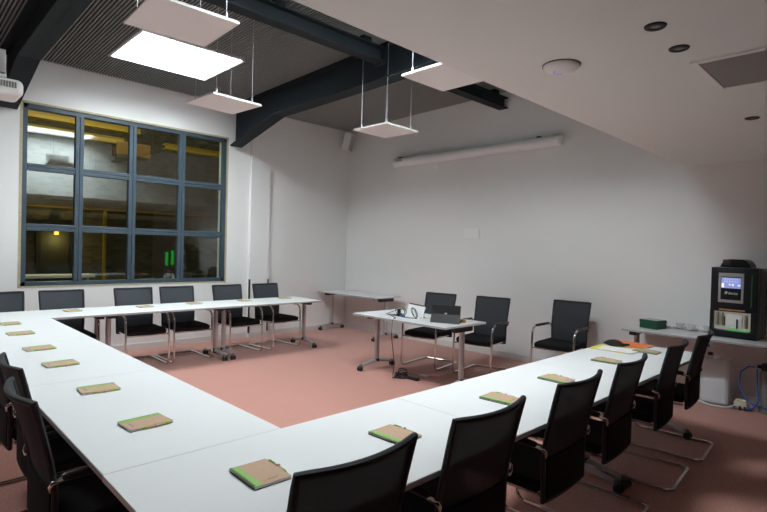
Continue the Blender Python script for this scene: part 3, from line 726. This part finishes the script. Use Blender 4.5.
for y, zz in ((.135, .01), (.095, .01), (-.12, 0)):
    part(by, 'spout', M['brass'], lambda b: b.lathe([(.014, .11 + zz), (.017, .12 + zz), (.017, .235 + zz), (.009, .248 + zz)], (.028, y, 0), 14), True)
part(by, 'lever', M['dark'], lambda b: b.box((.004, -.052, .10), (.014, -.040, .20), .003))
part(by, 'lever', M['dark'], lambda b: b.box((.008, .06, .12), (.018, .072, .22), .003))
part(by, 'header', M['wood'], lambda b: b.box((-.003, -.115, .282), (.004, .115, .298), .002))
part(t, 'drip_light', M['greeni'], lambda b: b.box((-.001, -.135, .0755), (.035, .05, .0795)))
part(t, 'drip_tray', M['bezel'], lambda b: [b.box((-.001, .055 + k * .012, .0755), (.04, .062 + k * .012, .08)) for k in range(8)])

t = thing('card_box', 'dark green lidded card box at left end of coffee table', 'box', (6.37, 2.06, ZT), math.radians(-14))
part(t, 'body', M['dgreen'], lambda b: b.box((-.09, -.105, 0), (.09, .105, .075), .002))
part(t, 'lid', M['dgreen'], lambda b: b.box((-.093, -.108, .07), (.093, .108, .098), .003))
part(t, 'top_label', M['bezel'], lambda b: b.box((-.08, -.09, .098), (.08, .09, .0995)))
def make_cup():
    t = thing('coffee_cup', 'x', 'cup')
    part(t, 'bowl', M['porc'], lambda b: b.lathe([(.0005, .002), (.022, .0), (.026, .006), (.036, .03), (.041, .06), (.0385, .06), (.033, .03), (.022, .010), (.0005, .009)], (0, 0, 0), 26), True)
    part(t, 'handle', M['porc'], lambda b: b.tube(fillet([(.036, 0, .05), (.064, 0, .050), (.058, 0, .018), (.032, 0, .020)], .012), .0045, 8), True)
    return t
def make_saucer():
    o = MB().lathe([(.0005, .002), (.03, .0), (.045, .004), (.074, .016), (.074, .018), (.045, .007), (.03, .005), (.0005, .005)], (0, 0, 0), 28).build('saucer', M['porc'], None, True)
    return o
cp, sc, first = make_cup(), make_saucer(), True
for x, y, rz, w in ((6.56, 2.00, 30, 'farthest left, half behind the green box'), (6.60, 1.845, -60, 'next to the green box'), (6.56, 1.715, -80, 'in the middle between green box and coffee machine'), (6.57, 1.56, 200, 'touching the coffee machine side')):
    c = cp if first else copy_tree(cp); s = sc if first else copy_tree(sc); first = False
    s.location = (x, y, ZT); tag(s, 'white saucer ' + w, 'saucer', 'saucers on the coffee table')
    c.location = (x, y, ZT + .0055); c.rotation_euler = (0, 0, math.radians(rz)); tag(c, 'white porcelain coffee cup ' + w, 'cup', 'cups on the coffee table')

t = thing('water_can', 'translucent white water can with pump under the coffee table', 'water can', (6.50, 1.445, 0))
def rbox(b, x, y, z0, z1, r, seg=6):
    b.box((-x, -y, z0), (x, y, z1), r, seg)
part(t, 'can', M['jug'], lambda b: rbox(b, .105, .142, .0, .49, .05), True)
part(t, 'water', M['water'], lambda b: rbox(b, .100, .137, .006, .285, .045), True)
pm = part(t, 'pump', M['white'], lambda b: b.lathe([(.03, 0.49), (.032, 0.51), (.026, 0.53), (.014, 0.54), (.012, 0.61), (.02, 0.615), (.02, 0.63)], (0, .01, 0), 18), True)
part(pm, 'spout', M['white'], lambda b: b.box((-.02, -.06, 0.615), (.012, .06, 0.632), .006))
part(pm, 'blue_tip', M['blue'], lambda b: b.box((-.02, .07, 0.628), (.005, .105, .604), .005))
part(pm, 'black_clip', M['blackm'], lambda b: b.box((-.03, .04, 0.515), (.01, .085, 0.55), .008))
o = MB().use(M['hose']).tube(fillet([(6.62, 1.64, .14), (6.60, 1.66, .012), (6.44, 1.62, .012), (6.33, 1.46, .012), (6.36, 1.32, .012), (6.42, 1.255, .03)], .07), .011, 10).build('hose', M['hose'], None, True); tag(o, 'white water hose curving over carpet in front of water can', 'hose')
t = thing('water_valve', 'ivory water valve block with blue fittings on carpet by wall', 'valve', (6.45, 1.205, 0))
part(t, 'body', M['ivory'], lambda b: b.box((-.04, -.06, .02), (.04, .06, .085), .012, 2).box((-.03, -.05, .085), (.03, .05, .105), .008), True)
part(t, 'foot', M['blackm'], lambda b: [b.box((-.042, y, 0), (.03, y + .022, .045), .004) for y in (-.05, -.01)])
part(t, 'fitting', M['blue'], lambda b: [b.lathe([(.012, 0), (.012, .03)], (-.045, .045, .03), 10, Matrix.Rotation(-PI / 2, 3, 'Y')), b.lathe([(.012, 0), (.012, .03)], (.0, -.06, .03), 10, Matrix.Rotation(PI / 2, 3, 'X'))])
t = thing('filter_cartridge', 'grey water filter cartridge with black cap at right edge', 'water filter', (6.50, 1.00, 0))
part(t, 'cartridge', M['filt'], lambda b: b.lathe([(.06, 0), (.065, .02), (.065, .41), (.05, .44)], (0, 0, 0), 22), True)
part(t, 'cap', M['blackm'], lambda b: b.lathe([(.05, .435), (.056, .44), (.056, .495), (.04, .51)], (0, 0, 0), 22).box((-.03, .03, .455), (.03, .085, .485), .006), True)
def bt(b):
    P = lambda L: fillet([(6.43, y, z) for y, z in L], .06)
    b.tube(P([(1.09, .47), (1.15, .465), (1.215, .40), (1.225, .26), (1.17, .13), (1.10, .08), (.98, .06)]), .0075, 8)
o = MB().use(M['blue']); bt(o); tag(o.build('water_hose', M['blue'], None, True), 'blue water hose looping left out of the filter cap', 'hose', 'blue water hoses')
o = MB().use(M['blue']).tube(fillet([(6.415, 1.07, .455), (6.41, 1.065, .27), (6.40, 1.045, .13), (6.40, 1.10, .035), (6.43, 1.15, .03)], .05), .0075, 8).build('water_hose', M['blue'], None, True); tag(o, 'blue water hose dropping from filter cap to valve block', 'hose', 'blue water hoses')

# ------------------------------------------------------------------ lights in the hall
l = bpy.data.lights.new('hall light', 'POINT'); l.energy = 60; l.color = (1, .85, .55); l.shadow_soft_size = 0
lo = bpy.data.objects.new('hall_light', l); COL.objects.link(lo); lo.location = (2.5, 9.6, 5.2)
l = bpy.data.lights.new('hall lamp', 'POINT'); l.energy = 3; l.color = (1, .7, .2); l.shadow_soft_size = 0
lo = bpy.data.objects.new('hall_lamp_light', l); COL.objects.link(lo); lo.location = (2.73, 12.75, 1.6)

# ------------------------------------------------------------------ world, camera, view
w = bpy.data.worlds.new('sky'); scene.world = w; w.use_nodes = True
bg = w.node_tree.nodes['Background']; bg.inputs['Color'].default_value = (.94, 1, .985, 1); bg.inputs['Strength'].default_value = 13.0

cam = bpy.data.cameras.new('camera'); co = bpy.data.objects.new('camera', cam); COL.objects.link(co)
cam.sensor_fit = 'HORIZONTAL'; cam.sensor_width = 36; cam.lens = 516.83 / 767 * 36; cam.clip_start = .05
yw, pt_, rl = .77418, -.01399, .0262
Fv = Vector((math.sin(yw) * math.cos(pt_), math.cos(yw) * math.cos(pt_), math.sin(pt_)))
Rt = Vector((math.cos(yw), -math.sin(yw), 0)); Up = Rt.cross(Fv)
R_ = math.cos(rl) * Rt + math.sin(rl) * Up; U_ = -math.sin(rl) * Rt + math.cos(rl) * Up
mw = Matrix((R_, U_, -Fv)).transposed().to_4x4(); mw.translation = Vector((0, 0, 1.58))
co.matrix_world = mw; scene.camera = co
vs = scene.view_settings; vs.view_transform = 'Standard'; vs.look = 'None'; vs.gamma = 1; vs.exposure = 1.48; vs.use_curve_mapping = False
scene.cycles.use_denoising = True
scene.cycles.max_bounces = 10; scene.cycles.diffuse_bounces = 6; scene.cycles.transparent_max_bounces = 16
scene.cycles.sample_clamp_indirect = 6; scene.cycles.caustics_reflective = False; scene.cycles.caustics_refractive = False
